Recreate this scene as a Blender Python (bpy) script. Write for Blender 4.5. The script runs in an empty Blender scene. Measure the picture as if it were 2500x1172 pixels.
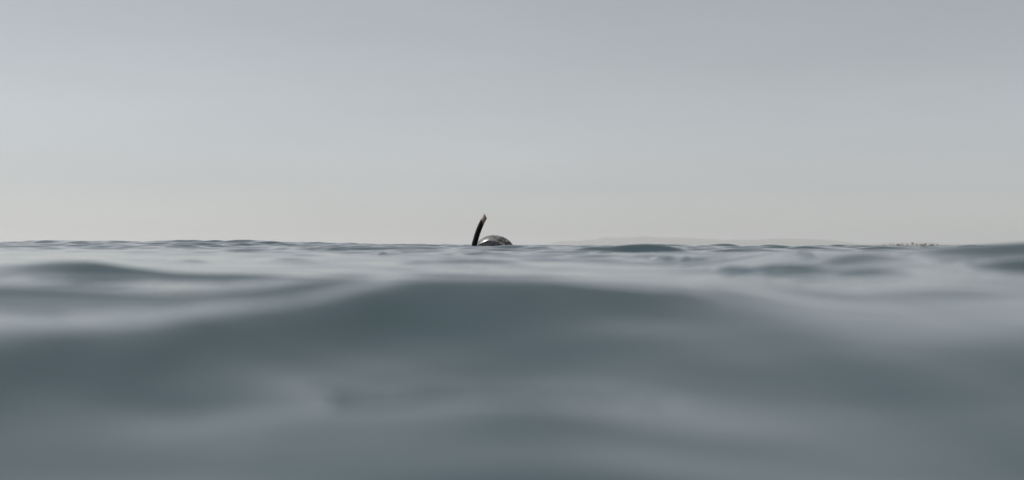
import bpy, bmesh, math, random
import numpy as np
from mathutils import Vector, Matrix, noise

# ------------------------------------------------------------------ camera, sky, sun, exposure
scene = bpy.context.scene
col = scene.collection
R = math.radians
EYE = 0.015                                   # the lens is held just above the mean sea level

cam_data = bpy.data.cameras.new('camera')
cam = bpy.data.objects.new('camera', cam_data)
col.objects.link(cam)
cam.location = (0, 0, EYE)
cam_data.sensor_width = 36.0
cam_data.lens = 36.0 * 3434 / 2500
cam.rotation_mode = 'QUATERNION'
cam.rotation_quaternion = (Matrix.Rotation(R(90) + 0.0035, 3, 'X') @ Matrix.Rotation(0.0039, 3, 'Z')).to_quaternion()
cam_data.clip_start = 0.02
cam_data.clip_end = 120000
cam_data.dof.use_dof = True
cam_data.dof.focus_distance = 9.0
cam_data.dof.aperture_fstop = 4.2
scene.camera = cam

SUN_EL, SUN_AZ = R(58), R(-70)                # azimuth from +Y (view direction) towards +X
world = bpy.data.worlds.new('World')
scene.world = world
world.use_nodes = True
wn, wl = world.node_tree.nodes, world.node_tree.links
wn.clear()
sky = wn.new('ShaderNodeTexSky')
sky.sky_type = 'NISHITA'
sky.sun_disc = False
sky.sun_elevation = SUN_EL
sky.sun_rotation = SUN_AZ
sky.altitude = 0
sky.air_density = 0.75
sky.dust_density = 0.35
sky.ozone_density = 1.0
hsv = wn.new('ShaderNodeHueSaturation')       # thin high overcast: pale grey instead of blue
hsv.inputs['Saturation'].default_value = 0.245
bg = wn.new('ShaderNodeBackground')
bg.inputs['Strength'].default_value = 0.083
wo = wn.new('ShaderNodeOutputWorld')
wl.new(sky.outputs[0], hsv.inputs['Color'])
wtc = wn.new('ShaderNodeTexCoord'); wmp = wn.new('ShaderNodeMapping'); wnz = wn.new('ShaderNodeTexNoise')
wmp.inputs['Scale'].default_value = (2.2, 2.2, 14.0)          # very faint long cirrus veils all over the sky
wmp.inputs['Rotation'].default_value = (0.0, R(6), 0.0)
wnz.inputs['Scale'].default_value = 1.6; wnz.inputs['Detail'].default_value = 6; wnz.inputs['Roughness'].default_value = 0.55
wmr = wn.new('ShaderNodeMapRange'); wmr.inputs['From Min'].default_value = 0.3; wmr.inputs['From Max'].default_value = 0.7
wmr.inputs['To Min'].default_value = 0.965; wmr.inputs['To Max'].default_value = 1.035
wmu = wn.new('ShaderNodeVectorMath'); wmu.operation = 'SCALE'
wl.new(wtc.outputs['Generated'], wmp.inputs['Vector']); wl.new(wmp.outputs[0], wnz.inputs['Vector'])
wl.new(wnz.outputs['Fac'], wmr.inputs['Value'])
wl.new(hsv.outputs[0], wmu.inputs[0]); wl.new(wmr.outputs[0], wmu.inputs['Scale'])
wl.new(wmu.outputs[0], bg.inputs['Color'])
wl.new(bg.outputs[0], wo.inputs['Surface'])

sun_data = bpy.data.lights.new('sun', 'SUN')
sun_data.energy = 4.8
sun_data.angle = R(3)
sun_data.color = (1.0, 0.95, 0.88)
sun = bpy.data.objects.new('sun', sun_data)
col.objects.link(sun)
sd = Vector((math.sin(SUN_AZ) * math.cos(SUN_EL), math.cos(SUN_AZ) * math.cos(SUN_EL), math.sin(SUN_EL)))
sun.rotation_euler = sd.to_track_quat('Z', 'Y').to_euler()

scene.view_settings.view_transform = 'Standard'
scene.view_settings.look = 'None'
scene.view_settings.exposure = 0.0
scene.view_settings.gamma = 1.0
scene.cycles.volume_bounces = 3
scene.cycles.max_bounces = 8

# ------------------------------------------------------------------ helpers
def tag(o, label=None, cat=None, group=None, kind=None):
    if label: o['label'] = label
    if cat: o['category'] = cat
    if group: o['group'] = group
    if kind: o['kind'] = kind
    return o

def link(name, me, mat=None, parent=None):
    o = bpy.data.objects.new(name, me)
    col.objects.link(o)
    if mat: me.materials.append(mat)
    if parent: o.parent = parent
    return o

def empty(name, loc, rz=0.0):
    o = bpy.data.objects.new(name, None)
    col.objects.link(o)
    o.location = loc
    o.rotation_euler = (0, 0, rz)
    o.empty_display_size = 0.1
    return o

def bm_mesh(name, bm, smooth=True):
    me = bpy.data.meshes.new(name)
    bm.normal_update()
    bm.to_mesh(me); bm.free()
    if smooth:
        me.polygons.foreach_set('use_smooth', [True] * len(me.polygons))
    return me

def new_mat(name, color, rough=0.5, ior=1.45):
    m = bpy.data.materials.new(name)
    m.use_nodes = True
    b = m.node_tree.nodes['Principled BSDF']
    b.inputs['Base Color'].default_value = (*color, 1)
    b.inputs['Roughness'].default_value = rough
    b.inputs['IOR'].default_value = ior
    return m, m.node_tree.nodes, m.node_tree.links, b

def add_noise(nodes, links, scale, detail=4, rough=0.55, coord='Object', vec_scale=None):
    tc = nodes.new('ShaderNodeTexCoord')
    n = nodes.new('ShaderNodeTexNoise')
    n.inputs['Scale'].default_value = scale
    n.inputs['Detail'].default_value = detail
    n.inputs['Roughness'].default_value = rough
    if vec_scale:
        mp = nodes.new('ShaderNodeMapping')
        mp.inputs['Scale'].default_value = vec_scale
        links.new(tc.outputs[coord], mp.inputs['Vector'])
        links.new(mp.outputs[0], n.inputs['Vector'])
    else:
        links.new(tc.outputs[coord], n.inputs['Vector'])
    return n

def ramp(nodes, links, src, stops):
    r = nodes.new('ShaderNodeValToRGB')
    e = r.color_ramp.elements
    while len(e) < len(stops): e.new(0.5)
    for k, (p, c) in enumerate(stops):
        e[k].position = p; e[k].color = (*c, 1)
    links.new(src, r.inputs['Fac'])
    return r

# ------------------------------------------------------------------ the sea: one sheet of real waves
def hermite(x, xs, ys):
    xs = np.asarray(xs, float); ys = np.asarray(ys, float)
    h = np.diff(xs); d = np.diff(ys) / h; m = np.zeros_like(ys)
    m[0] = d[0]; m[-1] = d[-1]
    for i in range(1, len(xs) - 1):
        m[i] = (d[i-1] * h[i] + d[i] * h[i-1]) / (h[i] + h[i-1])
    i = np.clip(np.searchsorted(xs, x) - 1, 0, len(h) - 1)
    t = (np.clip(x, xs[0], xs[-1]) - xs[i]) / h[i]
    return ((2*t**3 - 3*t**2 + 1) * ys[i] + (t**3 - 2*t**2 + t) * h[i] * m[i]
            + (-2*t**3 + 3*t**2) * ys[i+1] + (t**3 - t**2) * h[i] * m[i+1])

# swell: height of the water along the view direction (metres)
SWELL_Y = [-6, -2, 0, 0.5, 0.7, 0.85, 1.2, 1.6, 2.2, 3, 4.5, 6.3, 7.0, 8.5, 12, 20, 60]
SWELL_Z = [0, -0.03, -0.067, -0.072, -0.066, -0.057, -0.036, -0.031, -0.024, -0.017, -0.008, 0.0, 0.003, 0.003, 0.0, 0, 0]
RIPPLE_SLOPE = 0.035
NEAR_RIPPLE = 0.2
# wave crests: per crest, points of (x, y, height over the swell, front width, back width)
RIDGES = [
    [(0.301, 2.300, 0.0000, 0.700, 0.600), (0.502, 2.300, 0.0264, 0.700, 0.600), (0.664, 2.280, 0.0240, 0.700, 0.600), (0.832, 2.250, 0.0350, 0.700, 0.600), (1.081, 2.250, 0.0431, 0.700, 0.600), (1.605, 2.250, 0.0000, 0.700, 0.600)],
    [(-0.830, 0.600, 0.0000, 0.110, 0.350), (-0.623, 0.620, 0.0299, 0.110, 0.350), (-0.475, 0.640, 0.0305, 0.100, 0.350), (-0.322, 0.670, 0.0319, 0.100, 0.350), (-0.258, 0.710, 0.0311, 0.100, 0.350), (-0.221, 0.760, 0.0308, 0.095, 0.330), (-0.186, 0.800, 0.0329, 0.090, 0.300), (-0.159, 0.840, 0.0341, 0.090, 0.260), (-0.128, 0.880, 0.0368, 0.090, 0.220), (-0.087, 0.930, 0.0406, 0.090, 0.180), (0.000, 0.970, 0.0408, 0.095, 0.200), (0.086, 0.990, 0.0355, 0.090, 0.250), (0.155, 0.970, 0.0298, 0.100, 0.300), (0.235, 0.950, 0.0175, 0.200, 0.450), (0.339, 0.930, 0.0141, 0.200, 0.500), (0.459, 0.900, 0.0120, 0.200, 0.500), (0.656, 0.850, 0.0000, 0.200, 0.500)],
    [(-0.968, 1.900, 0.0000, 0.030, 0.080), (-0.775, 1.900, 0.0078, 0.100, 0.120), (-0.657, 1.880, 0.0132, 0.100, 0.120), (-0.590, 1.860, 0.0172, 0.060, 0.100), (-0.541, 1.830, 0.0165, 0.030, 0.070), (-0.493, 1.800, 0.0122, 0.020, 0.060), (-0.423, 1.750, 0.0077, 0.018, 0.060), (-0.331, 1.750, 0.0069, 0.018, 0.060), (-0.181, 1.780, 0.0000, 0.025, 0.080)],
    [(0.174, 4.600, 0.0000, 0.030, 0.100), (0.281, 4.600, 0.0169, 0.030, 0.100), (0.375, 4.600, 0.0199, 0.030, 0.100), (0.496, 4.600, 0.0170, 0.030, 0.100), (0.589, 4.600, 0.0000, 0.030, 0.100)],
    [(0.595, 2.150, 0.0000, 0.050, 0.120), (0.657, 2.150, 0.0142, 0.050, 0.120), (0.710, 2.120, 0.0165, 0.050, 0.120), (0.777, 2.100, 0.0164, 0.050, 0.120), (0.948, 2.100, 0.0128, 0.050, 0.120), (1.254, 2.100, 0.0000, 0.050, 0.120)],
    [(0.559, 1.700, 0.0000, 0.030, 0.100), (0.594, 1.700, 0.0105, 0.030, 0.100), (0.639, 1.700, 0.0153, 0.030, 0.100), (0.767, 1.700, 0.0148, 0.030, 0.100), (0.965, 1.700, 0.0000, 0.030, 0.100)],
    [(-5.322, 8.500, 0.0000, 0.500, 0.800), (-3.589, 8.500, 0.0129, 0.500, 0.800), (-2.417, 8.300, 0.0194, 0.500, 0.800), (-1.504, 8.200, 0.0227, 0.500, 0.800), (-0.716, 8.200, 0.0000, 0.500, 0.800)],
    [(-0.215, 2.551, 0.0000, 0.025, 0.060), (-0.167, 2.577, 0.0045, 0.025, 0.060), (-0.117, 2.604, 0.0060, 0.025, 0.060), (-0.067, 2.631, 0.0045, 0.025, 0.060), (-0.015, 2.659, 0.0000, 0.025, 0.060)],
    [(-0.076, 2.638, 0.0000, 0.025, 0.060), (-0.044, 2.610, 0.0030, 0.025, 0.060), (-0.011, 2.582, 0.0040, 0.025, 0.060), (0.021, 2.554, 0.0030, 0.025, 0.060), (0.051, 2.527, 0.0000, 0.025, 0.060)],
    [(-0.220, 3.587, 0.0000, 0.020, 0.050), (-0.166, 3.685, 0.0023, 0.020, 0.050), (-0.110, 3.786, 0.0030, 0.020, 0.050), (-0.051, 3.894, 0.0023, 0.020, 0.050), (0.012, 4.008, 0.0000, 0.020, 0.050)],
    [(-0.700, 4.712, 0.0000, 0.020, 0.050), (-0.667, 4.766, 0.0023, 0.020, 0.050), (-0.632, 4.823, 0.0030, 0.020, 0.050), (-0.597, 4.880, 0.0023, 0.020, 0.050), (-0.561, 4.939, 0.0000, 0.020, 0.050)],
    [(0.305, 2.129, 0.0000, 0.028, 0.060), (0.332, 1.998, 0.0075, 0.028, 0.060), (0.354, 1.890, 0.0100, 0.028, 0.060), (0.376, 1.781, 0.0075, 0.028, 0.060), (0.399, 1.671, 0.0000, 0.028, 0.060)],
    [(0.386, 1.682, 0.0000, 0.028, 0.060), (0.402, 1.644, 0.0045, 0.028, 0.060), (0.415, 1.614, 0.0060, 0.028, 0.060), (0.429, 1.581, 0.0045, 0.028, 0.060), (0.442, 1.549, 0.0000, 0.028, 0.060)],
    [(0.289, 3.292, 0.0000, 0.030, 0.070), (0.332, 2.964, 0.0067, 0.030, 0.070), (0.358, 2.764, 0.0090, 0.030, 0.070), (0.374, 2.643, 0.0067, 0.030, 0.070), (0.389, 2.526, 0.0000, 0.030, 0.070)],
    [(0.436, 1.942, 0.0000, 0.060, 0.120), (0.461, 1.962, 0.0053, 0.060, 0.120), (0.488, 1.984, 0.0070, 0.060, 0.120), (0.520, 2.009, 0.0053, 0.060, 0.120), (0.575, 2.053, 0.0000, 0.060, 0.120)],
    [(0.049, 3.378, 0.0000, 0.022, 0.050), (0.087, 3.313, 0.0045, 0.022, 0.050), (0.123, 3.250, 0.0060, 0.022, 0.050), (0.158, 3.189, 0.0045, 0.022, 0.050), (0.191, 3.130, 0.0000, 0.022, 0.050)],
    [(0.225, 4.297, 0.0000, 0.020, 0.050), (0.257, 4.194, 0.0045, 0.020, 0.050), (0.287, 4.097, 0.0060, 0.020, 0.050), (0.315, 4.004, 0.0045, 0.020, 0.050), (0.342, 3.918, 0.0000, 0.020, 0.050)],
    [(0.839, 6.551, 0.0000, 0.025, 0.060), (0.886, 6.510, 0.0053, 0.025, 0.060), (0.933, 6.469, 0.0070, 0.025, 0.060), (0.978, 6.430, 0.0053, 0.025, 0.060), (1.023, 6.391, 0.0000, 0.025, 0.060)],
    [(1.039, 6.153, 0.0000, 0.025, 0.060), (1.105, 6.069, 0.0053, 0.025, 0.060), (1.169, 5.987, 0.0070, 0.025, 0.060), (1.231, 5.909, 0.0053, 0.025, 0.060), (1.290, 5.833, 0.0000, 0.025, 0.060)],
    [(0.454, 2.419, 0.0000, 0.020, 0.050), (0.461, 2.300, 0.0030, 0.020, 0.050), (0.467, 2.202, 0.0040, 0.020, 0.050), (0.469, 2.179, 0.0000, 0.020, 0.050), (0.470, 2.160, 0.0030, 0.020, 0.050)],
    [(-0.693, 2.799, 0.0000, 0.025, 0.060), (-0.659, 2.763, 0.0030, 0.025, 0.060), (-0.628, 2.729, 0.0040, 0.025, 0.060), (-0.598, 2.697, 0.0030, 0.025, 0.060), (-0.565, 2.662, 0.0000, 0.025, 0.060)],
    [(-0.519, 2.922, 0.0000, 0.025, 0.060), (-0.483, 2.897, 0.0030, 0.025, 0.060), (-0.447, 2.871, 0.0040, 0.025, 0.060), (-0.413, 2.847, 0.0030, 0.025, 0.060), (-0.378, 2.822, 0.0000, 0.025, 0.060)],
    [(-0.377, 3.705, 0.0000, 0.020, 0.050), (-0.357, 3.796, 0.0030, 0.020, 0.050), (-0.335, 3.895, 0.0040, 0.020, 0.050), (-0.312, 4.002, 0.0030, 0.020, 0.050), (-0.287, 4.112, 0.0000, 0.020, 0.050)],
    [(-0.550, 1.080, 0.0000, 0.025, 0.080), (-0.424, 1.040, 0.0110, 0.025, 0.080), (-0.371, 1.020, 0.0115, 0.025, 0.080), (-0.317, 0.990, 0.0110, 0.025, 0.080), (-0.266, 0.960, 0.0100, 0.025, 0.080), (-0.219, 0.940, 0.0090, 0.025, 0.080), (-0.179, 0.945, 0.0090, 0.025, 0.080), (-0.141, 0.970, 0.0090, 0.025, 0.080), (-0.111, 1.000, 0.0060, 0.025, 0.080), (-0.081, 1.030, 0.0000, 0.025, 0.080)],
]
# ripples: (x centre, y centre, x radius, y radius, height)
BLOBS = [
    (0.007, 0.590, 0.026, 0.030, 0.0028),
    (-0.143, 0.630, 0.024, 0.025, -0.0022),
    (-0.095, 0.665, 0.017, 0.022, 0.0022),
    (-0.058, 0.660, 0.015, 0.020, -0.0018),
    (0.090, 0.585, 0.029, 0.025, 0.0020)
]
TABLE_X0, TABLE_DX, TABLE_Y0, TABLE_DY = -0.6, 0.03, 0.40, 0.02
WAVE_TABLE = np.array([
    [0, 0, 0, 0, 0, 0, 0, 0, 0, 0, 0, 0, 1, 1, 1, 1, 1, 1, 1, 1, 1, 1, 1, 1, 0, 0, 0, 0, 0, 0, 0, 0, 0, -1, -1, -1, -1, -1, -1, -1, -1],
    [3, 3, 3, 3, 3, 3, 3, 4, 4, 4, 4, 4, 5, 5, 6, 7, 8, 9, 10, 10, 10, 9, 8, 6, 4, 3, 1, 0, -1, -2, -3, -4, -4, -5, -5, -5, -5, -5, -5, -5, -5],
    [6, 7, 7, 7, 7, 7, 7, 7, 8, 8, 9, 9, 10, 10, 11, 13, 15, 17, 21, 23, 23, 21, 17, 12, 8, 5, 1, -1, -4, -5, -7, -8, -9, -10, -10, -11, -11, -11, -10, -10, -10],
    [10, 10, 10, 10, 10, 11, 11, 11, 12, 13, 13, 14, 15, 15, 16, 18, 21, 26, 35, 43, 47, 41, 29, 18, 10, 5, 0, -4, -7, -10, -12, -14, -15, -16, -17, -17, -17, -17, -16, -16, -16],
    [14, 14, 14, 15, 15, 15, 15, 16, 16, 17, 19, 20, 21, 21, 19, 19, 23, 31, 50, 72, 84, 71, 43, 21, 9, 2, -5, -10, -14, -18, -20, -22, -24, -24, -24, -24, -24, -23, -23, -23, -23],
    [19, 19, 19, 19, 19, 19, 20, 20, 21, 22, 24, 27, 30, 29, 21, 14, 18, 38, 63, 86, 98, 82, 53, 28, 5, -7, -13, -18, -23, -28, -31, -32, -32, -32, -32, -31, -30, -30, -30, -30, -29],
    [22, 22, 22, 22, 22, 23, 23, 23, 24, 25, 27, 30, 34, 35, 29, 21, 25, 48, 73, 94, 104, 87, 59, 34, 11, -5, -10, -15, -21, -27, -31, -32, -32, -30, -29, -28, -27, -27, -26, -26, -26],
    [24, 24, 24, 24, 24, 24, 24, 25, 25, 27, 29, 32, 36, 38, 35, 28, 32, 57, 82, 103, 113, 95, 66, 39, 16, 1, -2, -5, -13, -19, -23, -24, -23, -21, -20, -19, -18, -17, -17, -17, -17],
    [22, 22, 22, 22, 22, 22, 22, 22, 23, 24, 26, 30, 35, 38, 37, 32, 39, 66, 89, 109, 120, 102, 70, 41, 19, 5, 3, 1, -7, -14, -17, -18, -17, -15, -14, -13, -12, -11, -11, -11, -11],
    [15, 15, 15, 15, 15, 15, 15, 15, 16, 17, 19, 22, 28, 34, 37, 36, 47, 76, 97, 114, 124, 105, 70, 41, 21, 9, 8, 6, -4, -11, -14, -14, -12, -11, -9, -8, -7, -7, -6, -6, -6],
    [2, 2, 2, 2, 2, 2, 2, 2, 3, 4, 6, 9, 15, 26, 37, 43, 59, 86, 104, 119, 128, 107, 70, 41, 25, 16, 15, 12, 0, -7, -9, -9, -7, -5, -4, -2, -2, -1, -1, -1, -1],
    [-12, -12, -12, -12, -12, -12, -12, -12, -11, -10, -9, -6, 2, 18, 38, 52, 70, 89, 107, 123, 130, 112, 76, 46, 33, 28, 24, 17, 5, -3, -4, -3, -1, 1, 3, 4, 5, 5, 5, 6, 6],
    [-23, -23, -23, -23, -23, -23, -23, -23, -23, -22, -21, -18, -11, 10, 38, 62, 79, 87, 100, 116, 124, 114, 83, 55, 46, 43, 36, 23, 10, 3, 2, 4, 7, 9, 11, 12, 13, 13, 14, 14, 14],
    [-28, -28, -28, -28, -28, -28, -28, -28, -28, -28, -27, -24, -19, 2, 35, 68, 86, 82, 85, 99, 108, 106, 86, 66, 60, 58, 47, 27, 13, 8, 9, 12, 15, 18, 20, 21, 22, 22, 22, 22, 22],
    [-23, -23, -23, -23, -23, -22, -22, -22, -22, -22, -22, -20, -23, -7, 26, 67, 88, 78, 71, 79, 88, 93, 86, 77, 73, 68, 52, 27, 15, 13, 17, 21, 25, 28, 30, 31, 31, 32, 32, 32, 32],
    [-4, -4, -4, -4, -4, -4, -4, -4, -4, -4, -4, -5, -22, -14, 14, 56, 81, 75, 62, 62, 68, 78, 86, 88, 85, 74, 52, 25, 18, 22, 29, 35, 39, 42, 44, 45, 46, 46, 46, 46, 46],
    [-1, -1, -1, -1, -1, -1, -1, -1, -1, -1, -1, -2, -16, -18, 2, 38, 65, 68, 58, 51, 52, 68, 89, 99, 94, 76, 50, 25, 24, 36, 45, 53, 58, 61, 63, 64, 64, 64, 64, 64, 64],
    [-1, -1, -1, -1, -1, -1, -1, -1, -1, -1, -1, -1, -4, -18, -8, 18, 45, 57, 56, 47, 44, 65, 95, 108, 98, 76, 47, 28, 33, 50, 63, 72, 78, 81, 83, 84, 84, 84, 84, 84, 83],
    [0, 0, 0, 0, 0, 0, 0, 0, 0, 0, 0, 0, -3, -12, -14, 1, 25, 43, 51, 46, 43, 66, 100, 112, 99, 74, 43, 29, 40, 62, 76, 87, 94, 97, 99, 99, 100, 99, 99, 99, 99],
    [0, 0, 0, 0, 0, 0, 0, 0, 0, 0, 0, 0, 0, -3, -13, -11, 9, 30, 44, 45, 45, 69, 102, 113, 97, 69, 37, 27, 41, 65, 84, 97, 104, 107, 109, 109, 109, 109, 108, 108, 108],
    [0, 0, 0, 0, 0, 0, 0, 0, 0, 0, 0, 1, 0, -3, -3, -15, -4, 17, 32, 38, 44, 69, 100, 107, 88, 59, 27, 19, 34, 60, 85, 101, 108, 112, 113, 113, 113, 112, 112, 112, 112],
    [1, 1, 1, 1, 1, 1, 1, 1, 1, 1, 1, 1, 0, 0, -1, -14, -12, 5, 17, 23, 33, 62, 91, 94, 73, 43, 12, 6, 23, 54, 85, 103, 111, 114, 114, 114, 114, 113, 113, 113, 113],
    [1, 1, 1, 1, 1, 1, 1, 1, 1, 1, 1, 1, 1, 0, -2, -4, -15, -5, 0, 2, 13, 44, 72, 73, 52, 22, -5, -7, 15, 49, 85, 104, 111, 113, 114, 114, 113, 112, 112, 112, 111],
    [1, 1, 1, 1, 1, 1, 1, 1, 1, 1, 1, 0, 0, 0, 0, -2, -12, -10, -13, -17, -10, 18, 44, 46, 28, 0, -20, -13, 12, 46, 82, 100, 105, 107, 107, 106, 105, 104, 104, 104, 104],
    [0, 0, 0, 0, 0, 0, 0, 0, 0, 0, 0, 0, 0, 0, 1, 0, -3, -11, -22, -29, -25, -8, 12, 17, 2, -21, -30, -14, 14, 45, 74, 86, 89, 90, 90, 88, 87, 86, 86, 85, 85],
    [0, 0, 0, 0, 0, 0, 0, 0, 0, 0, 0, 0, 0, 0, 0, 0, -5, -4, -24, -32, -32, -26, -15, -12, -26, -42, -37, -13, 15, 41, 61, 67, 67, 67, 66, 65, 63, 62, 61, 61, 61],
    [0, 0, 0, 0, 0, 0, 0, 0, 0, 0, 0, 0, -1, -1, 0, 0, -1, -3, -18, -29, -31, -36, -34, -34, -51, -61, -44, -14, 12, 31, 43, 48, 47, 47, 45, 43, 41, 40, 39, 39, 39],
    [0, 0, 0, 0, 0, 0, 0, 0, 0, 0, 0, 0, 0, 0, 0, -1, 0, -3, -2, -19, -23, -40, -41, -44, -66, -74, -49, -17, 6, 17, 23, 32, 34, 33, 31, 28, 26, 25, 24, 24, 24],
    [0, 0, 0, 0, 0, 0, 0, 0, 0, 0, 0, 0, 0, 0, 0, -1, 0, 1, 10, -2, -5, -31, -32, -35, -63, -74, -50, -20, -2, 2, 5, 18, 25, 24, 22, 19, 16, 15, 14, 13, 13],
    [0, 0, 0, 0, 0, 0, 0, 0, 0, 1, 0, 0, 0, 0, 0, 0, 1, 2, 2, 0, 0, -5, -6, -8, -41, -63, -47, -23, -10, -8, -7, 7, 17, 18, 14, 10, 7, 6, 5, 5, 4],
    [0, 0, 0, 0, 0, 0, 0, 0, 0, 0, 0, 0, 0, 0, 0, 1, 0, 0, 0, 0, 0, 0, -3, -1, -8, -46, -40, -23, -14, -12, -11, -1, 10, 9, 5, 0, -3, -5, -6, -6, -6],
    [0, 0, 0, 0, 0, 0, 0, 0, 0, 0, 0, 0, 0, 1, 1, 0, 0, 0, 0, 0, 0, 0, -1, -2, -3, -32, -32, -21, -13, -10, -11, -6, 2, -1, -7, -13, -16, -18, -19, -19, -19],
    [0, 0, 0, 0, 0, 0, 0, 0, 0, 0, 0, 1, 1, 2, 0, 0, 0, 0, 0, 0, 0, 0, 0, 0, -1, -20, -22, -15, -8, -6, -10, -10, -6, -11, -19, -25, -29, -31, -31, -32, -32],
    [0, 0, 0, 0, 0, 0, 0, 0, 0, 0, 0, 0, 1, 0, 0, 0, 0, 0, 0, 0, 0, 1, 1, 0, -1, -9, -11, -7, -2, -3, -9, -13, -13, -19, -29, -36, -40, -41, -42, -42, -43],
    [1, 1, 1, 1, 1, 1, 1, 1, 0, 0, 0, 0, 0, 0, 0, 0, 0, 0, 0, 0, 0, 0, 2, 1, 0, -1, 0, 0, 3, -2, -11, -18, -19, -24, -35, -44, -48, -49, -50, -50, -50],
    [0, 0, 0, 0, 0, 0, 0, 0, 0, 0, 0, 0, 0, 0, 0, 0, 0, 0, 0, 0, 0, 0, 0, 1, 0, 0, 8, 8, 6, -5, -17, -24, -24, -27, -39, -49, -53, -54, -54, -55, -55],
    [0, 0, 0, 0, 0, 0, 0, 0, 0, 0, 0, 0, 0, 0, 0, 0, 0, 0, 0, 0, 0, 0, 0, 0, 0, 1, 15, 14, 7, -11, -25, -31, -29, -30, -43, -53, -56, -58, -58, -58, -58],
    [0, 0, 0, 0, 0, 0, 0, 0, 0, 0, 0, 0, 0, 0, 0, 0, 0, 0, 0, 0, 0, 0, 0, 0, 0, 1, 15, 15, 7, -12, -26, -32, -30, -30, -43, -53, -56, -58, -58, -58, -58],
    [0, 0, 0, 0, 0, 0, 0, 0, 0, 0, 0, 0, 0, 0, 0, 0, 0, 0, 0, 0, 0, 0, 0, 0, 0, 1, 15, 15, 6, -12, -25, -31, -29, -29, -42, -52, -55, -56, -57, -57, -57],
    [0, 0, 0, 0, 0, 0, 0, 0, 0, 0, 0, 0, 0, 0, 0, 0, 0, 0, 0, 0, 0, 0, 0, 0, 0, 1, 15, 14, 6, -11, -24, -30, -28, -28, -40, -50, -53, -54, -55, -55, -55],
    [0, 0, 0, 0, 0, 0, 0, 0, 0, 0, 0, 0, 0, 0, 0, 0, 0, 0, 0, 0, 0, 0, 0, 0, 0, 1, 14, 13, 6, -11, -23, -28, -26, -27, -38, -47, -50, -51, -52, -52, -52],
    [0, 0, 0, 0, 0, 0, 0, 0, 0, 0, 0, 0, 0, 0, 0, 0, 0, 0, 0, 0, 0, 0, 0, 0, 1, 1, 13, 13, 5, -10, -22, -27, -25, -25, -36, -44, -47, -48, -48, -49, -49],
    [0, 0, 0, 0, 0, 0, 0, 0, 0, 0, 0, 0, 0, 0, 0, 0, 0, 0, 0, 0, 0, 0, 0, 0, 0, 0, 12, 12, 5, -9, -20, -25, -23, -23, -33, -41, -43, -44, -45, -45, -45],
    [0, 0, 0, 0, 0, 0, 0, 0, 0, 0, 0, -1, 0, 0, 0, 0, 0, 0, 0, 0, 0, 0, 0, 0, 0, 0, 11, 11, 5, -9, -18, -22, -21, -21, -30, -37, -39, -40, -40, -41, -41],
    [0, 0, 0, 0, 0, 0, 0, 0, 0, 0, 0, 1, 0, 0, 0, 0, 0, 0, 0, 0, 0, 0, 0, 0, 0, 0, 10, 9, 4, -8, -16, -20, -18, -19, -27, -33, -35, -36, -36, -36, -36],
    [0, 0, 0, 0, 0, 0, 0, 0, 0, 0, 0, 0, 0, 0, 0, 0, 0, 0, 0, 0, 0, 0, 0, 0, 0, 0, 8, 8, 4, -7, -14, -17, -16, -16, -23, -29, -31, -31, -32, -32, -32],
    [0, 0, 0, 0, 0, 0, 0, 0, 0, 0, 0, 0, 0, 0, 0, 0, 0, 0, 0, 0, 0, 0, 0, 0, 0, 0, 7, 7, 3, -6, -12, -15, -14, -14, -20, -25, -26, -27, -27, -27, -27],
    [0, 0, 0, 0, 0, 0, 0, 0, 0, 0, 0, 0, 0, 0, 0, 0, 0, 0, 0, 0, 0, 0, 0, 0, 0, 0, 6, 6, 3, -5, -10, -12, -11, -12, -17, -20, -22, -22, -22, -22, -22],
    [0, 0, 0, 0, 0, 0, 0, 0, 0, 0, 0, 0, 0, 0, 0, 0, 0, 0, 0, 0, 0, 0, 0, 0, 0, 0, 5, 5, 2, -4, -8, -10, -9, -9, -13, -16, -18, -18, -18, -18, -18],
    [0, 0, 0, 0, 0, 0, 0, 0, 0, 0, 0, 0, 0, 0, 0, 0, 0, 0, 0, 0, 0, 0, 0, 0, 0, 0, 4, 4, 2, -3, -6, -8, -7, -7, -10, -13, -13, -14, -14, -14, -14],
    [0, 0, 0, 0, 0, 0, 0, 0, 0, 0, 0, 0, 0, 0, 0, 0, 0, 0, 0, 0, 0, 0, 0, 0, 0, 0, 3, 3, 1, -2, -4, -6, -5, -5, -7, -9, -10, -10, -10, -10, -10],
    [0, 0, 0, 0, 0, 0, 0, 0, 0, 0, 0, 0, 0, 0, 0, 0, 0, 0, 0, 0, 0, 0, 0, 0, 0, 0, 2, 2, 1, -1, -3, -4, -3, -3, -5, -6, -7, -7, -7, -7, -7],
    [0, 0, 0, 0, 0, 0, 0, 0, 0, 0, 0, 0, 0, 0, 0, 0, 0, 0, 0, 0, 0, 0, 0, 0, 0, 0, 1, 1, 0, -1, -2, -2, -2, -2, -3, -4, -4, -4, -4, -4, -4],
    [0, 0, 0, 0, 0, 0, 0, 0, 0, 0, 0, 0, 0, 0, 0, 0, 0, 0, 0, 0, 0, 0, 0, 0, 0, 0, 1, 0, 0, 0, -1, -1, -1, -1, -1, -2, -2, -2, -2, -2, -2],
    [0, 0, 0, 0, 0, 0, 0, 0, 0, 0, 0, 0, 0, 0, 0, 0, 0, 0, 0, 0, 0, 0, 0, 0, 0, 0, 0, 0, 0, 0, 0, 0, 0, 0, 0, -1, -1, -1, -1, -1, -1],
    [0, 0, 0, 0, 0, 0, 0, 0, 0, 0, 0, 0, 0, 0, 0, 0, 0, 0, 0, 0, 0, 0, 0, 0, 0, 0, 0, 0, 0, 0, 0, 0, 0, 0, 0, 0, 0, 0, 0, 0, 0]], float)

rng = np.random.default_rng(11)
def smooth(a, b, v):
    t = np.clip((v - a) / (b - a), 0, 1)
    return t * t * (3 - 2 * t)

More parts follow.
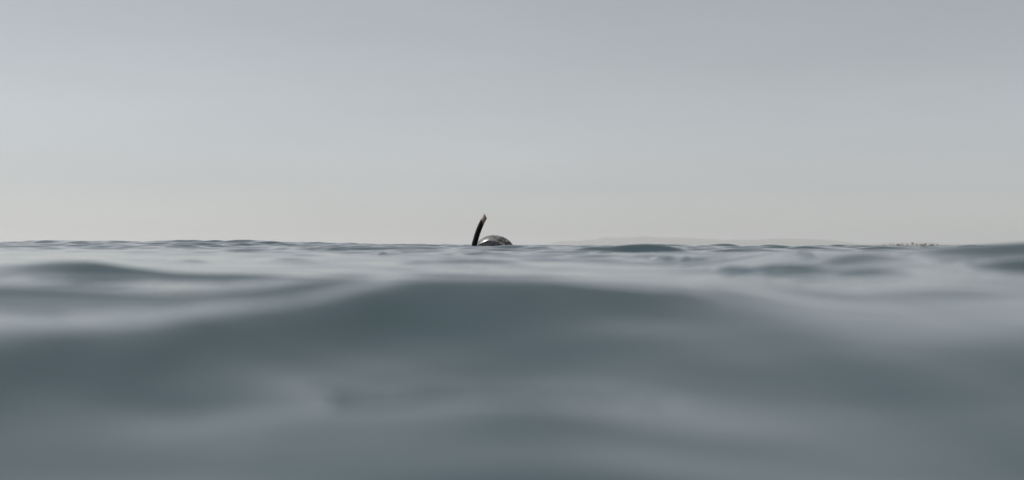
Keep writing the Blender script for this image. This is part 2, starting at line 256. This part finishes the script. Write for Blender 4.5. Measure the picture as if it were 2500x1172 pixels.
def sea_height(x, y, cell):
    r = np.hypot(x, y)
    z = hermite(y, SWELL_Y, SWELL_Z)
    z *= 1 - smooth(3, 14, np.abs(x))
    for crest in RIDGES:
        c = np.array(crest)
        m = (x > c[0, 0]) & (x < c[-1, 0]) & (y > c[:, 1].min() - 5 * c[:, 3].max()) & (y < c[:, 1].max() + 5 * c[:, 4].max())
        xm, ym = x[m], y[m]
        yc, a, wf, wb = (hermite(xm, c[:, 0], c[:, k]) for k in (1, 2, 3, 4))
        u = ym - yc
        z[m] += a * np.exp(-0.5 * (u / np.where(u < 0, wf, wb)) ** 2)
    for (bx, by, rx, ry, a) in BLOBS:
        m = (np.abs(x - bx) < 4 * rx) & (np.abs(y - by) < 4 * ry)
        z[m] += a * np.exp(-0.5 * (((x[m] - bx) / rx) ** 2 + ((y[m] - by) / ry) ** 2))
    # surveyed detail of the near waves: WAVE_TABLE in tenths of a millimetre on a regular grid
    tx = (x - TABLE_X0) / TABLE_DX; ty = (y - TABLE_Y0) / TABLE_DY
    ny, nx = WAVE_TABLE.shape
    m = (tx > -2) & (tx < nx + 1) & (ty > -2) & (ty < ny + 1)
    fx, fy = np.clip(tx[m], 0, nx - 1.001), np.clip(ty[m], 0, ny - 1.001)
    ix, iy = np.floor(fx).astype(int), np.floor(fy).astype(int)
    acc = 0.0
    def cubic(t): return (-.5*t + t*t - .5*t**3, 1 - 2.5*t*t + 1.5*t**3, .5*t + 2*t*t - 1.5*t**3, -.5*t*t + .5*t**3)
    wx, wy = cubic(fx - ix), cubic(fy - iy)
    for a in range(4):
        for b in range(4):
            acc = acc + wy[a] * wx[b] * WAVE_TABLE[np.clip(iy + a - 1, 0, ny - 1), np.clip(ix + b - 1, 0, nx - 1)]
    z[m] += acc * 1e-4 * (1 - smooth(0.45, 0.62, np.abs(x[m])))
    # wind ripples: many short directional waves, calm patches in between
    patch = 0.5 + 0.5 * np.sin(0.9 * x + 1.3 * np.sin(0.55 * y + 1.0)) * np.sin(0.8 * y + 1.1 * np.sin(0.7 * x))
    amp_far = smooth(1.6, 5.5, r)
    calm = 1 - 0.85 * np.exp(-(((x + 0.08) / 0.45) ** 2 + ((y - 6.6) / 1.1) ** 2))   # damped round the swimmer
    calm *= 1 - 0.65 * np.exp(-(((x + 0.75 + 0.12 * y) / 0.9) ** 2 + ((y - 3.2) / 2.2) ** 2))          # slick patch to the left
    for k in range(70):
        lam = 0.11 * (0.95 / 0.11) ** (k / 69.0)
        th = rng.normal(0, 0.55) + 0.25
        kx, ky = math.sin(th) * 2 * math.pi / lam, math.cos(th) * 2 * math.pi / lam
        slope = RIPPLE_SLOPE * (0.11 / lam) ** 0.5
        a = slope * lam / (2 * math.pi)
        ph = rng.uniform(0, 2 * math.pi)
        fade = smooth(2.2, 4.5, lam / cell)
        w = fade * (NEAR_RIPPLE + (1 - NEAR_RIPPLE) * amp_far) * (0.45 + 0.75 * patch) * calm
        q = kx * x + ky * y + ph
        z += w * a * (np.sin(q) + 0.18 * np.cos(2 * q))
    # faint rings spreading from the swimmer
    q = np.hypot(x + 0.10, y - 7.30)
    m = q < 0.9
    z[m] += 0.0016 * np.cos(2 * math.pi * q[m] / 0.075) * np.exp(-q[m] / 0.22) * smooth(0.02, 0.1, q[m])
    return z

def build_sea():
    rr = [np.arange(0.06, 0.9, 0.03), np.arange(0.9, 2.6, 0.009), np.arange(2.6, 9.0, 0.014)]
    v = 9.0; far = []
    while v < 60: far.append(v); v *= 1.0038
    while v < 42000: far.append(v); v *= 1.06
    far.append(42000.0)
    rad = np.concatenate(rr + [np.array(far)])
    fine = np.radians(np.arange(-29, 29, 0.072))
    coarse = np.radians(np.arange(29, 331, 3.02))
    ang = np.concatenate([fine, coarse])
    nr, na = len(rad), len(ang)
    A, Q = np.meshgrid(ang, rad)
    X = (Q * np.sin(A)).ravel(); Y = (Q * np.cos(A) - 0.6).ravel()
    step = np.gradient(rad)
    cell = np.maximum(step[:, None], Q * np.gradient(np.concatenate([fine, coarse]))[None, :] * 0.6).ravel()
    Z = sea_height(X, Y, cell)
    co = np.stack([X, Y, Z], 1).astype(np.float32)
    co = np.vstack([co, [[0, -0.6, co[:na, 2].mean()]]]).astype(np.float32)
    i = np.arange(nr - 1)[:, None] * na; j = np.arange(na)[None, :]; jn = (j + 1) % na
    quads = np.stack([i + j, i + jn, i + na + jn, i + na + j], -1).reshape(-1, 4)[:, ::-1]
    c = len(co) - 1
    tri = np.stack([np.full(na, c), (np.arange(na) + 1) % na, np.arange(na)], 1)[:, ::-1]
    me = bpy.data.meshes.new('sea')
    me.vertices.add(len(co)); me.vertices.foreach_set('co', co.ravel())
    loops = np.concatenate([quads.ravel(), tri.ravel()]).astype(np.int32)
    me.loops.add(len(loops)); me.loops.foreach_set('vertex_index', loops)
    nq, nt = len(quads), len(tri)
    starts = np.concatenate([np.arange(nq) * 4, nq * 4 + np.arange(nt) * 3]).astype(np.int32)
    me.polygons.add(nq + nt); me.polygons.foreach_set('loop_start', starts)
    me.update(calc_edges=True)
    me.polygons.foreach_set('use_smooth', np.ones(nq + nt, dtype=bool))
    me.validate()
    if me.polygons[nq // 3].normal.z < 0: me.flip_normals()
    return me

wm, n_, l_, b_ = new_mat('sea_water', (0.039, 0.064, 0.074), 0.05, 1.333)
nz = add_noise(n_, l_, 26.0, 3, 0.5, vec_scale=(0.6, 1.0, 1.0))
bp = n_.new('ShaderNodeBump'); bp.inputs['Strength'].default_value = 0.10; bp.inputs['Distance'].default_value = 0.006
l_.new(nz.outputs['Fac'], bp.inputs['Height']); l_.new(bp.outputs[0], b_.inputs['Normal'])
tag(link('sea', build_sea(), wm), kind='structure')

# ------------------------------------------------------------------ far hills and low shore
hm, n_, l_, b_ = new_mat('far_hill_scrub', (0.09, 0.10, 0.075), 0.9)
nz = add_noise(n_, l_, 0.004, 6)
rp = ramp(n_, l_, nz.outputs['Fac'], [(0.35, (0.06, 0.075, 0.05)), (0.65, (0.15, 0.14, 0.11))])
l_.new(rp.outputs[0], b_.inputs['Base Color'])

def hills(name, outline, dist, depth):
    """outline: (x, height) in metres of the crest line, dist: metres to the crest"""
    xs = [p[0] for p in outline]; zs = [p[1] for p in outline]
    X = np.linspace(xs[0], xs[-1], 220); V = np.linspace(-1, 1, 25)
    crest = np.interp(X, xs, zs)
    verts, faces = [], []
    for v in V:
        f = math.cos(v * math.pi / 2) ** 0.8
        for x, c in zip(X, crest):
            nn = noise.noise(Vector((x * 0.004, v * 3, 1.7)))
            z = c * f * (1 + 0.25 * (1 - f) * nn) + (0.012 * c * noise.noise(Vector((x * 0.02, v * 4, 5.0))))
            verts.append((x, dist + v * depth, max(z, 0) - 1.0 * (1 - f)))
    n = len(X)
    for a in range(len(V) - 1):
        for b in range(n - 1):
            faces.append((a*n + b, a*n + b + 1, (a+1)*n + b + 1, (a+1)*n + b))
    me = bpy.data.meshes.new(name); me.from_pydata(verts, [], faces); me.update()
    me.polygons.foreach_set('use_smooth', [True] * len(faces))
    return tag(link(name, me, hm), kind='structure')

HAZE_TOP = 215.0
HAZE_DENSITY = 0.52e-4
#HILLCODE
hills('hills', [(743, 11.6), (874, 59.3), (1083, 91.6), (1398, 84.1), (1573, 115.3), (1791, 124.1), (1904, 161.2), (2132, 171.7), (2228, 157.2), (2341, 170.8), (2656, 179.0), (2726, 192.4), (2909, 193.1), (2970, 174.1), (3809, 166.9), (3975, 146.6), (4237, 148.5), (4438, 125.7), (5242, 134.0), (5679, 163.7), (6203, 156.1), (6727, 132.8), (7041, 93.0), (7338, 2.4)], 30000.0, 1600.0)
hills('hills', [(8614, 3.9), (8861, 54.4), (9158, 90.2), (9455, 101.2), (9901, 109.9), (10079, 98.7), (10297, 69.9), (11386, 54.3), (13366, 62.0), (15347, 0.5)], 34000.0, 1400.0)


# ------------------------------------------------------------------ person: head in a mottled hood at the surface, body hanging below
PX, PY = -0.0935, 7.30                         # middle of the head
WATER = 0.006
HEAD = Vector((PX, PY, WATER - 0.053))         # centre of the skull
person = empty('person', (PX, PY, -1.75))
tag(person, 'swimmer with only the wet mottled grey hood showing above the water', 'person')

def local(o, p): return (p[0] - o.location[0], p[1] - o.location[1], p[2] - o.location[2])

suit, n_, l_, b_ = new_mat('black_neoprene', (0.012, 0.012, 0.013), 0.55)

def build_body():
    """one continuous figure, upright in the water, facing -X, head bowed"""
    z0 = WATER
    P = {  # name: (x, y, z, radius)
        'pelvis': (0.10, 0, -0.86, 0.135), 'waist': (0.09, 0, -0.66, 0.125), 'chest': (0.07, 0, -0.45, 0.145),
        'collar': (0.06, 0, -0.31, 0.085), 'neck': (0.035, 0, -0.21, 0.062), 'skull': (0.0, 0, -0.09, 0.088),
        'face': (-0.035, 0, -0.12, 0.070)}
    for s, sy in (('l', 1), ('r', -1)):
        P['shoulder' + s] = (0.06, sy * 0.185, -0.36, 0.062)
        P['elbow' + s] = (0.02, sy * 0.30, -0.60, 0.045)
        P['wrist' + s] = (-0.16, sy * 0.33, -0.72, 0.030)
        P['palm' + s] = (-0.23, sy * 0.33, -0.74, 0.034)
        P['tips' + s] = (-0.31, sy * 0.325, -0.755, 0.016)
        P['hip' + s] = (0.11, sy * 0.095, -0.93, 0.095)
        P['knee' + s] = (0.03, sy * 0.12, -1.32, 0.062)
        P['ankle' + s] = (0.16, sy * 0.12, -1.68, 0.042)
        P['toe' + s] = (0.08, sy * 0.13, -1.76, 0.034)
    E = [('pelvis', 'waist'), ('waist', 'chest'), ('chest', 'collar'), ('collar', 'neck'), ('neck', 'skull'), ('skull', 'face')]
    for s in 'lr':
        E += [('collar', 'shoulder'+s), ('shoulder'+s, 'elbow'+s), ('elbow'+s, 'wrist'+s), ('wrist'+s, 'palm'+s), ('palm'+s, 'tips'+s),
              ('pelvis', 'hip'+s), ('hip'+s, 'knee'+s), ('knee'+s, 'ankle'+s), ('ankle'+s, 'toe'+s)]
    names = list(P)
    me = bpy.data.meshes.new('body')
    me.from_pydata([local(person, (PX + P[k][0], PY + P[k][1], z0 + P[k][2])) for k in names],
                   [(names.index(a), names.index(b)) for a, b in E], [])
    o = link('body', me, suit, person)
    sk = o.modifiers.new('skin', 'SKIN'); sk.use_smooth_shade = True
    sv = me.skin_vertices[0].data
    for k, nme in enumerate(names):
        sv[k].radius = (P[nme][3], P[nme][3])
        sv[k].use_root = (nme == 'pelvis')
    sb = o.modifiers.new('subd', 'SUBSURF'); sb.levels = 2; sb.render_levels = 2
    return o
build_body()

hood_mat, n_, l_, b_ = new_mat('mottled_wet_hood', (0.1, 0.095, 0.09), 0.3)
nz = add_noise(n_, l_, 34.0, 6, 0.62)
nz.inputs['Distortion'].default_value = 1.1
rp = ramp(n_, l_, nz.outputs['Fac'], [(0.36, (0.012, 0.012, 0.013)), (0.46, (0.055, 0.051, 0.05)), (0.55, (0.14, 0.131, 0.128)), (0.64, (0.36, 0.355, 0.36))])
nz2 = add_noise(n_, l_, 24.0, 5, 0.6)
rp2 = ramp(n_, l_, nz2.outputs['Fac'], [(0.35, (0.085, 0.085, 0.09)), (0.65, (0.19, 0.19, 0.197))])
tc = n_.new('ShaderNodeTexCoord'); sx = n_.new('ShaderNodeSeparateXYZ')
l_.new(tc.outputs['Object'], sx.inputs[0])
nz3 = add_noise(n_, l_, 14.0, 4, 0.6)
ma = n_.new('ShaderNodeMath'); ma.operation = 'MULTIPLY_ADD'          # sky sheen on the front, painted as paler grey with a ragged edge
ma.inputs[1].default_value = 0.16; l_.new(nz3.outputs['Fac'], ma.inputs[0]); l_.new(sx.outputs['X'], ma.inputs[2])
mp = n_.new('ShaderNodeMapRange'); mp.inputs['From Min'].default_value = 0.07; mp.inputs['From Max'].default_value = 0.12
l_.new(ma.outputs[0], mp.inputs['Value'])
mx = n_.new('ShaderNodeMix'); mx.data_type = 'RGBA'
l_.new(mp.outputs[0], mx.inputs['Factor']); l_.new(rp2.outputs[0], mx.inputs['A']); l_.new(rp.outputs[0], mx.inputs['B'])
l_.new(mx.outputs['Result'], b_.inputs['Base Color'])
nr = add_noise(n_, l_, 60.0, 3)
mr = n_.new('ShaderNodeMapRange'); mr.inputs['To Min'].default_value = 0.20; mr.inputs['To Max'].default_value = 0.34
l_.new(nr.outputs['Fac'], mr.inputs['Value']); l_.new(mr.outputs[0], b_.inputs['Roughness'])
nb = add_noise(n_, l_, 90.0, 4)
bp = n_.new('ShaderNodeBump'); bp.inputs['Strength'].default_value = 0.25; bp.inputs['Distance'].default_value = 0.003
l_.new(nb.outputs['Fac'], bp.inputs['Height']); l_.new(bp.outputs[0], b_.inputs['Normal'])

def build_hood():
    bm = bmesh.new()
    bmesh.ops.create_uvsphere(bm, u_segments=64, v_segments=40, radius=1.0)
    for v in bm.verts:
        x, y, z = v.co
        f = 1.0 + 0.02 * noise.noise(v.co * 2.3)
        px = x * 0.118 * f; py = y * 0.092 * f; pz = z * 0.112 * f
        if x > 0: px *= 1 + 0.03 * z          # fuller back of the head
        if z < -0.2:                            # taper into the neck
            t = (-0.2 - z) / 0.8
            px = px * (1 - 0.35 * t) + 0.03 * t; py *= 1 - 0.3 * t; pz -= 0.09 * t
        pz += 0.0015 * noise.noise(v.co * 9)
        v.co = (px, py, pz)
    me = bm_mesh('hood', bm)
    o = link('hood', me, hood_mat, person)
    o.location = local(person, HEAD)
    o['label'] = 'shiny wet hood mottled grey, brown and black'
    return o
build_hood()

# ------------------------------------------------------------------ snorkel
snorkel = empty('snorkel', (PX - 0.098, PY - 0.055, WATER - 0.25))
tag(snorkel, 'curved black snorkel with a pale slanted tip beside the hooded head', 'snorkel')
tube_mat, n_, l_, b_ = new_mat('black_rubber', (0.005, 0.005, 0.006), 0.55, 1.3)
nz = add_noise(n_, l_, 45.0, 4)
mr = n_.new('ShaderNodeMapRange'); mr.inputs['To Min'].default_value = 0.5; mr.inputs['To Max'].default_value = 0.7
l_.new(nz.outputs['Fac'], mr.inputs['Value']); l_.new(mr.outputs[0], b_.inputs['Roughness'])
tip_mat, n_, l_, b_ = new_mat('pale_plastic', (0.50, 0.42, 0.37), 0.4)
nz = add_noise(n_, l_, 70.0, 4)
rp = ramp(n_, l_, nz.outputs['Fac'], [(0.35, (0.30, 0.205, 0.175)), (0.65, (0.44, 0.33, 0.29))])
l_.new(rp.outputs[0], b_.inputs['Base Color'])
bore_mat = new_mat('tube_bore', (0.01, 0.01, 0.01), 0.7)[0]

# centre line in (x, z) relative to the waterline below the tube, metres
SNK = [(-0.004, -0.20), (-0.010, -0.14), (-0.010, -0.07), (-0.004, 0.0), (0.003, 0.03), (0.013, 0.065), (0.025, 0.098), (0.036, 0.122), (0.050, 0.149), (0.060, 0.168)]
def snk_point(t):
    xs = [p[0] for p in SNK]; zs = [p[1] for p in SNK]; k = np.arange(len(SNK), dtype=float)
    return Vector((float(hermite(np.array([t]), k, xs)[0]), 0, float(hermite(np.array([t]), k, zs)[0])))
def tube_section(name, t0, t1, r0, r1, cut0, cut1, mat, wall=0.003, seg=28, rings=30, parent=None):
    """hollow tube along the centre line; cut0 / cut1 slope the end planes"""
    bm = bmesh.new(); rows = []
    for k in range(rings + 1):
        f = k / rings; t = t0 + (t1 - t0) * f
        c = snk_point(t); d = (snk_point(min(t + 0.05, len(SNK) - 1)) - snk_point(t - 0.05)).normalized()
        n = Vector((d.z, 0, -d.x)); b = Vector((0, 1, 0)); r = r0 + (r1 - r0) * f
        ring = []
        for s in range(seg):
            a = 2 * math.pi * s / seg
            w = (1 - f) * cut0 + f * cut1 if cut0 else max(0, 1 - (1 - f) * 5) * cut1
            ring.append(bm.verts.new(c + (n * math.cos(a) + b * math.sin(a)) * r + d * (w * math.cos(a) * r)))
        rows.append(ring)
    for k in range(rings):
        for s in range(seg):
            bm.faces.new((rows[k][s], rows[k][(s+1) % seg], rows[k+1][(s+1) % seg], rows[k+1][s]))
    inner = []
    for k in (0, rings):
        cen = sum((v.co for v in rows[k]), Vector()) / seg
        inner.append([bm.verts.new(cen + (v.co - cen) * (1 - wall / r0)) for v in rows[k]])
    for s in range(seg):
        s2 = (s + 1) % seg
        bm.faces.new((rows[0][s2], rows[0][s], inner[0][s], inner[0][s2]))
        bm.faces.new((rows[rings][s], rows[rings][s2], inner[1][s2], inner[1][s]))
        bm.faces.new((inner[0][s], inner[1][s], inner[1][s2], inner[0][s2])) if rings < 8 else None
    # closed bore a little below the rim
    d1 = (snk_point(t1) - snk_point(t1 - 0.3)).normalized()
    deep = [bm.verts.new(v.co - d1 * 0.02) for v in inner[1]]
    for s in range(seg):
        s2 = (s + 1) % seg
        bm.faces.new((inner[1][s], inner[1][s2], deep[s2], deep[s]))
    bm.faces.new(deep)
    bmesh.ops.recalc_face_normals(bm, faces=bm.faces[:])
    me = bm_mesh(name, bm)
    o = link(name, me, mat, parent)
    o.location = (0, 0, WATER - parent.location.z)
    return o
tube_section('tube', 0.3, 7.15, 0.0145, 0.0134, 0, -0.95, tube_mat, parent=snorkel)
tp = tube_section('tip', 7.0, 8.5, 0.0130, 0.0124, -0.95, -0.7, tip_mat, rings=24, parent=snorkel)
tp['label'] = 'pale beige slanted tip of the snorkel'

# ------------------------------------------------------------------ far low shore with trees and houses, three kilometres off
SHORE_Y = 3000.0
land, n_, l_, b_ = new_mat('shore_scrub', (0.035, 0.038, 0.03), 0.9)
nz = add_noise(n_, l_, 0.05, 5)
rp = ramp(n_, l_, nz.outputs['Fac'], [(0.35, (0.022, 0.028, 0.018)), (0.65, (0.07, 0.065, 0.05))])
l_.new(rp.outputs[0], b_.inputs['Base Color'])

def build_shore():
    X = np.linspace(690, 1500, 160); V = np.linspace(0, 1, 10)
    verts, faces = [], []
    for v in V:
        for x in X:
            e = min(1, (x - 690) / 60.0) * min(1, (1500 - x) / 60.0)
            top = 2.3 + 0.5 * noise.noise(Vector((x * 0.03, v * 2, 0.3))) + 0.3 * noise.noise(Vector((x * 0.15, v * 5, 2.0)))
            f = min(1, v * 6) ** 0.6 * min(1, (1 - v) * 6)
            y = SHORE_Y - 14 + v * 260 + 5 * noise.noise(Vector((x * 0.02, 0, 7)))
            verts.append((x, y, top * f * e - 0.25 * (1 - f * e)))
    n = len(X)
    for a in range(len(V) - 1):
        for b in range(n - 1):
            faces.append((a*n + b, a*n + b + 1, (a+1)*n + b + 1, (a+1)*n + b))
    me = bpy.data.meshes.new('shore'); me.from_pydata(verts, [], faces); me.update()
    return tag(link('shore', me, land), kind='structure')
build_shore()

leaf, n_, l_, b_ = new_mat('dark_foliage', (0.035, 0.05, 0.025), 0.7)
nz = add_noise(n_, l_, 0.9, 4)
rp = ramp(n_, l_, nz.outputs['Fac'], [(0.3, (0.026, 0.036, 0.02)), (0.7, (0.06, 0.07, 0.04))])
l_.new(rp.outputs[0], b_.inputs['Base Color'])
bark = new_mat('bark', (0.08, 0.06, 0.045), 0.9)[0]
white_wall = new_mat('white_render', (0.78, 0.77, 0.74), 0.7)[0]
grey_wall = new_mat('grey_render', (0.22, 0.22, 0.21), 0.8)[0]
roof_dark = new_mat('dark_roof_tiles', (0.06, 0.05, 0.045), 0.8)[0]
glass = new_mat('window_glass', (0.02, 0.025, 0.03), 0.1)[0]
TOWN = 'trees along the far low shore'

def tree(x, dy, w, h, label, seed, lean=0.0):
    w, h = w * 1.1, h * 1.05
    rnd = random.Random(seed)
    t = empty('tree', (x, SHORE_Y + dy, 1.5))
    tag(t, label, 'tree', TOWN)
    bm = bmesh.new(); rows = []
    for k in range(6):
        f = k / 5; r = 0.05 * h * (1 - 0.65 * f)
        rows.append([bm.verts.new((math.cos(a) * r + lean * f * f * h * 0.6, math.sin(a) * r, f * h * 0.6)) for a in [i * math.pi / 4 for i in range(8)]])
    for k in range(5):
        for s in range(8):
            bm.faces.new((rows[k][s], rows[k][(s+1) % 8], rows[k+1][(s+1) % 8], rows[k+1][s]))
    bm.faces.new(rows[5])
    for q in range(4):                                            # limbs
        a = rnd.uniform(0, 6.28); p0 = Vector((lean * 0.2 * h, 0, h * 0.38)); p1 = p0 + Vector((math.cos(a) * w * 0.3, math.sin(a) * w * 0.3, h * 0.25))
        ring = []
        for p, r in ((p0, 0.022 * h), (p1, 0.008 * h)):
            ring.append([bm.verts.new(p + Vector((math.cos(i * 1.2566) * r, math.sin(i * 1.2566) * r, 0))) for i in range(5)])
        for s in range(5):
            bm.faces.new((ring[0][s], ring[0][(s+1) % 5], ring[1][(s+1) % 5], ring[1][s]))
    link('trunk', bm_mesh('trunk', bm), bark, t)
    bm = bmesh.new()
    lobes = [(Vector((rnd.uniform(-.28, .28) * w + lean * h * 0.5, rnd.uniform(-.28, .28) * w, h * rnd.uniform(.48, .78))), rnd.uniform(.2, .32) * w, rnd.uniform(.13, .2) * h) for _ in range(8)]
    lobes.append((Vector((lean * h * 0.5, 0, h * 0.66)), 0.34 * w, 0.32 * h))
    for k in range(1300):
        c, rx, rz = rnd.choice(lobes)
        d = Vector((rnd.gauss(0, 1), rnd.gauss(0, 1), rnd.gauss(0, 1))).normalized() * rnd.uniform(0.45, 1.05)
        p = c + Vector((d.x * rx, d.y * rx, d.z * rz))
        u = Vector((rnd.gauss(0, 1), rnd.gauss(0, 1), rnd.gauss(0, 1))).normalized(); v = u.orthogonal().normalized()
        s = 0.055 * h * rnd.uniform(0.6, 1.3)
        bm.faces.new([bm.verts.new(p + u * s), bm.verts.new(p + v * s * 0.6), bm.verts.new(p - u * s), bm.verts.new(p - v * s * 0.6)])
    link('crown', bm_mesh('crown', bm, smooth=False), leaf, t)
    return t

def box(bm, x0, x1, y0, y1, z0, z1):
    vs = [bm.verts.new(p) for p in ((x0,y0,z0),(x1,y0,z0),(x1,y1,z0),(x0,y1,z0),(x0,y0,z1),(x1,y0,z1),(x1,y1,z1),(x0,y1,z1))]
    for f in ((0,3,2,1),(4,5,6,7),(0,1,5,4),(1,2,6,5),(2,3,7,6),(3,0,4,7)): bm.faces.new([vs[i] for i in f])

def house(x, dy, w, h, dep, wall_mat, label, nwin):
    w, h = w * 1.1, h * 1.05
    t = empty('house', (x, SHORE_Y + dy, 1.4))
    tag(t, label, 'house', 'houses along the far low shore')
    wh = h * 0.66
    bm = bmesh.new(); box(bm, -w/2, w/2, -dep/2, dep/2, -1.0, wh)
    link('wall', bm_mesh('wall', bm, False), wall_mat, t)
    bm = bmesh.new(); o = 0.35
    a = [bm.verts.new(p) for p in ((-w/2-o,-dep/2-o,wh),(w/2+o,-dep/2-o,wh),(w/2+o,dep/2+o,wh),(-w/2-o,dep/2+o,wh),(-w/2-o,0,h),(w/2+o,0,h))]
    for f in ((0,1,5,4),(2,3,4,5),(0,4,3),(1,2,5),(3,2,1,0)): bm.faces.new([a[i] for i in f])
    link('roof', bm_mesh('roof', bm, False), roof_dark, t)
    for k in range(nwin):
        cx = -w/2 + w * (k + 0.5) / (nwin + 1)
        bm = bmesh.new(); box(bm, cx - 0.45, cx + 0.45, -dep/2 - 0.05, -dep/2 + 0.05, wh * 0.4, wh * 0.8)
        link('window', bm_mesh('window', bm, False), glass, t)
    cx = -w/2 + w * (nwin + 0.5) / (nwin + 1)
    bm = bmesh.new(); box(bm, cx - 0.45, cx + 0.45, -dep/2 - 0.05, -dep/2 + 0.05, 0.02, wh * 0.8)
    link('door', bm_mesh('door', bm, False), roof_dark, t)

tree(795, 3, 3.4, 3.6, 'small lone dark tree, leftmost on the far low shore', 1)
tree(809, 8, 2.2, 5.0, 'left one of two slim trees standing close together on the far shore', 2)
tree(814.5, 5, 2.0, 4.6, 'right one of two slim trees standing close together on the far shore', 3)
house(824, 0, 6.5, 3.6, 6, grey_wall, 'low grey house between the slim trees and the bushy trees', 3)
tree(834, 4, 4.6, 4.4, 'bushy tree just right of the low grey house on the far shore', 4)
tree(843, 0, 6.0, 4.0, 'broad low tree left of the tallest tree on the far shore', 5)
tree(856.5, 6, 5.6, 6.8, 'tallest tree on the far shore, with a round crown', 6)
tree(863.5, 0, 4.4, 4.6, 'dark tree between the tallest tree and the small white house', 7)
house(869, -5, 3.4, 3.4, 4, white_wall, 'small white house on the far shore right of the tallest tree', 1)
house(876, 0, 8.0, 3.4, 6, grey_wall, 'long low house just right of the small white house', 4)
tree(883, 4, 4.6, 5.0, 'leaning tree right of the long low house on the far shore', 8, lean=0.25)
house(895, 0, 9.0, 3.6, 6, grey_wall, 'rightmost low house on the far shore, beyond the leaning tree', 4)
tree(908, 2, 4.0, 3.8, 'low tree, rightmost on the far low shore', 9)


# ------------------------------------------------------------------ haze
bm = bmesh.new()
bmesh.ops.create_cube(bm, size=1.0)
for v in bm.verts:
    v.co.x *= 100000; v.co.y *= 100000
    v.co.z = -4.0 if v.co.z < 0 else HAZE_TOP
me = bm_mesh('haze', bm, smooth=False)
hz = bpy.data.materials.new('haze_air'); hz.use_nodes = True
n_, l_ = hz.node_tree.nodes, hz.node_tree.links
n_.clear()
pv = n_.new('ShaderNodeVolumePrincipled')
pv.inputs['Color'].default_value = (0.98, 0.985, 0.985, 1)
pv.inputs['Density'].default_value = HAZE_DENSITY
pv.inputs['Anisotropy'].default_value = 0.35
mo = n_.new('ShaderNodeOutputMaterial')
l_.new(pv.outputs[0], mo.inputs['Volume'])
tag(link('haze', me, hz), 'pale even haze in the air over the sea', 'haze', kind='stuff')
